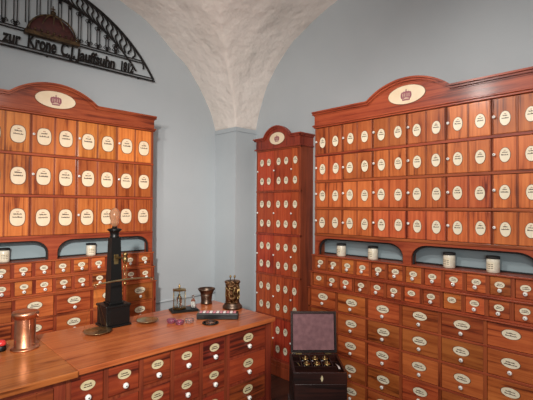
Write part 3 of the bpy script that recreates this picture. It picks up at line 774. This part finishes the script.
RT = [(0, 2.428), (.02, 2.52), (.05, 2.615), (.091, 2.712), (.16, 2.865), (.258, 3.002), (.36, 3.11), (.478, 3.205), (.62, 3.295), (.768, 3.363), (.90, 3.42), (1.054, 3.472), (1.3, 3.54), (1.55, 3.59), (1.95, 3.62)]
def interp(T, a):
    end = T[-1][0]
    if a > end: a = 2 * end - a
    a = max(a, 0)
    for i in range(len(T) - 1):
        if a <= T[i + 1][0]:
            t = (a - T[i][0]) / (T[i + 1][0] - T[i][0])
            def m(j):
                j0 = max(j - 1, 0); j1 = min(j + 1, len(T) - 1); return (T[j1][1] - T[j0][1]) / (T[j1][0] - T[j0][0])
            d = T[i + 1][0] - T[i][0]; t2, t3 = t * t, t * t * t
            return (2 * t3 - 3 * t2 + 1) * T[i][1] + (t3 - 2 * t2 + t) * d * m(i) + (-2 * t3 + 3 * t2) * T[i + 1][1] + (t3 - t2) * d * m(i + 1)
    return T[-1][1]
from mathutils import noise
g = [-.42, -.2, -.05] + [.0] + [.008 * k * (1 + k * .055) for k in range(1, 60)]
g = [a for a in g if a < 3.45] + [3.5]
ax = [-(XW - XP) - .01, -.14, 0] + g[4:]; bx = [-(YL - YP) - .01, -.17, 0] + g[4:]
ax = sorted(set(ax)); bx = sorted(set(bx))
vs = []; fs = []
for b_ in bx:
    for a_ in ax:
        x, y = XP - a_, YP - b_
        z = max(interp(LT, a_), interp(RT, b_))
        f = min(1, (z - 2.428) * 5)
        z += f * .022 * noise.noise(Vector((x * 3.1, y * 3.1, 0))) + f * .010 * noise.noise(Vector((x * 8, y * 8, 5))) + f * .004 * noise.noise(Vector((x * 21, y * 21, 9)))
        if a_ < 0 and b_ < 0: z = 2.431
        vs.append((x, y, z))
na = len(ax)
for j in range(len(bx) - 1):
    for i in range(na - 1): fs.append((j * na + i, j * na + i + 1, (j + 1) * na + i + 1, (j + 1) * na + i))
v = MB().add(vs, fs, 0, True); vo = S(v, 'ceiling', M['plaster'])

# ------------------------------------------------------------------ camera and light
f_px = 404.308; yaw, pit, rol = radians(44.4928), .0176745, .0061128
F = Vector((sin(yaw) * cos(pit), cos(yaw) * cos(pit), sin(pit))); R0 = Vector((cos(yaw), -sin(yaw), 0)); U0 = R0.cross(F)
Rv = R0 * cos(rol) + U0 * sin(rol); Uv = -R0 * sin(rol) + U0 * cos(rol)
cd = bpy.data.cameras.new('camera'); cam = bpy.data.objects.new('camera', cd); C.objects.link(cam)
cam.matrix_world = Matrix(((Rv.x, Uv.x, -F.x, 0), (Rv.y, Uv.y, -F.y, 0), (Rv.z, Uv.z, -F.z, 1.6), (0, 0, 0, 1)))
cd.sensor_width = 36; cd.lens = f_px / 533 * 36; cd.clip_start = .05
bpy.context.scene.camera = cam

def area(name, loc, target, size, power, col, sy=None, spread=180):
    l = bpy.data.lights.new(name, 'AREA'); l.energy = power; l.color = col; l.size = size; l.spread = radians(spread)
    if sy: l.shape = 'RECTANGLE'; l.size_y = sy
    o = bpy.data.objects.new(name, l); C.objects.link(o); o.location = loc
    o.rotation_euler = (Vector(target) - Vector(loc)).to_track_quat('-Z', 'Y').to_euler(); return o
def point(name, loc, power, col, r=.06):
    l = bpy.data.lights.new(name, 'POINT'); l.energy = power; l.color = col; l.shadow_soft_size = r
    o = bpy.data.objects.new(name, l); C.objects.link(o); o.location = loc; return o
def spot(name, loc, target, power, col, ang=100, r=.05, blend=1):
    l = bpy.data.lights.new(name, 'SPOT'); l.energy = power; l.color = col; l.shadow_soft_size = r; l.spot_size = radians(ang); l.spot_blend = blend
    o = bpy.data.objects.new(name, l); C.objects.link(o); o.location = loc
    o.rotation_euler = (Vector(target) - Vector(loc)).to_track_quat('-Z', 'Y').to_euler(); return o
WORLD = .36
spot('ceiling_or_fill_spot', (-.6, -.3, 2.4), (2.1, 3.5, 1.2), 160, (1, .94, .88), 66)
spot('ceiling_or_fill_spot', (-.6, -.25, 2.4), (1.85, 3.5, .95), 440, (1, .93, .86), 44)
spot('ceiling_or_fill_spot', (.5, .5, 2.7), (2.6, 1.2, 1.2), 75, (1, .92, .85), 100)
spot('ceiling_or_fill_spot', (.9, 1.35, 2.75), (2.6, .9, 1.9), 60, (1, .92, .85), 85, .08)
spot('ceiling_or_fill_spot', (.9, 1.4, 2.75), (2.0, 3.0, 1.2), 25, (1, .92, .85), 130, .08)
spot('ceiling_or_fill_spot', (-.4, .8, 2.3), (2.72, 3.12, 2.72), 135, (1, .92, .85), 60)  # unseen fill spot added to brighten the foot of the vault
area('front_fill', (-1.0, -.9, 1.7), (2.0, 2.3, 1.5), 1.1, 38, (1, .96, .92))  # broad unseen fill added from the front to lighten the niches, no window
w = bpy.data.worlds.new('world'); bpy.context.scene.world = w; w.use_nodes = True
w.node_tree.nodes['Background'].inputs[0].default_value = (1.0, .98, .95, 1); w.node_tree.nodes['Background'].inputs[1].default_value = WORLD
vs_ = bpy.context.scene.view_settings; vs_.view_transform = 'Standard'; vs_.look = 'None'; vs_.gamma = 1; vs_.exposure = 0; vs_.use_curve_mapping = False
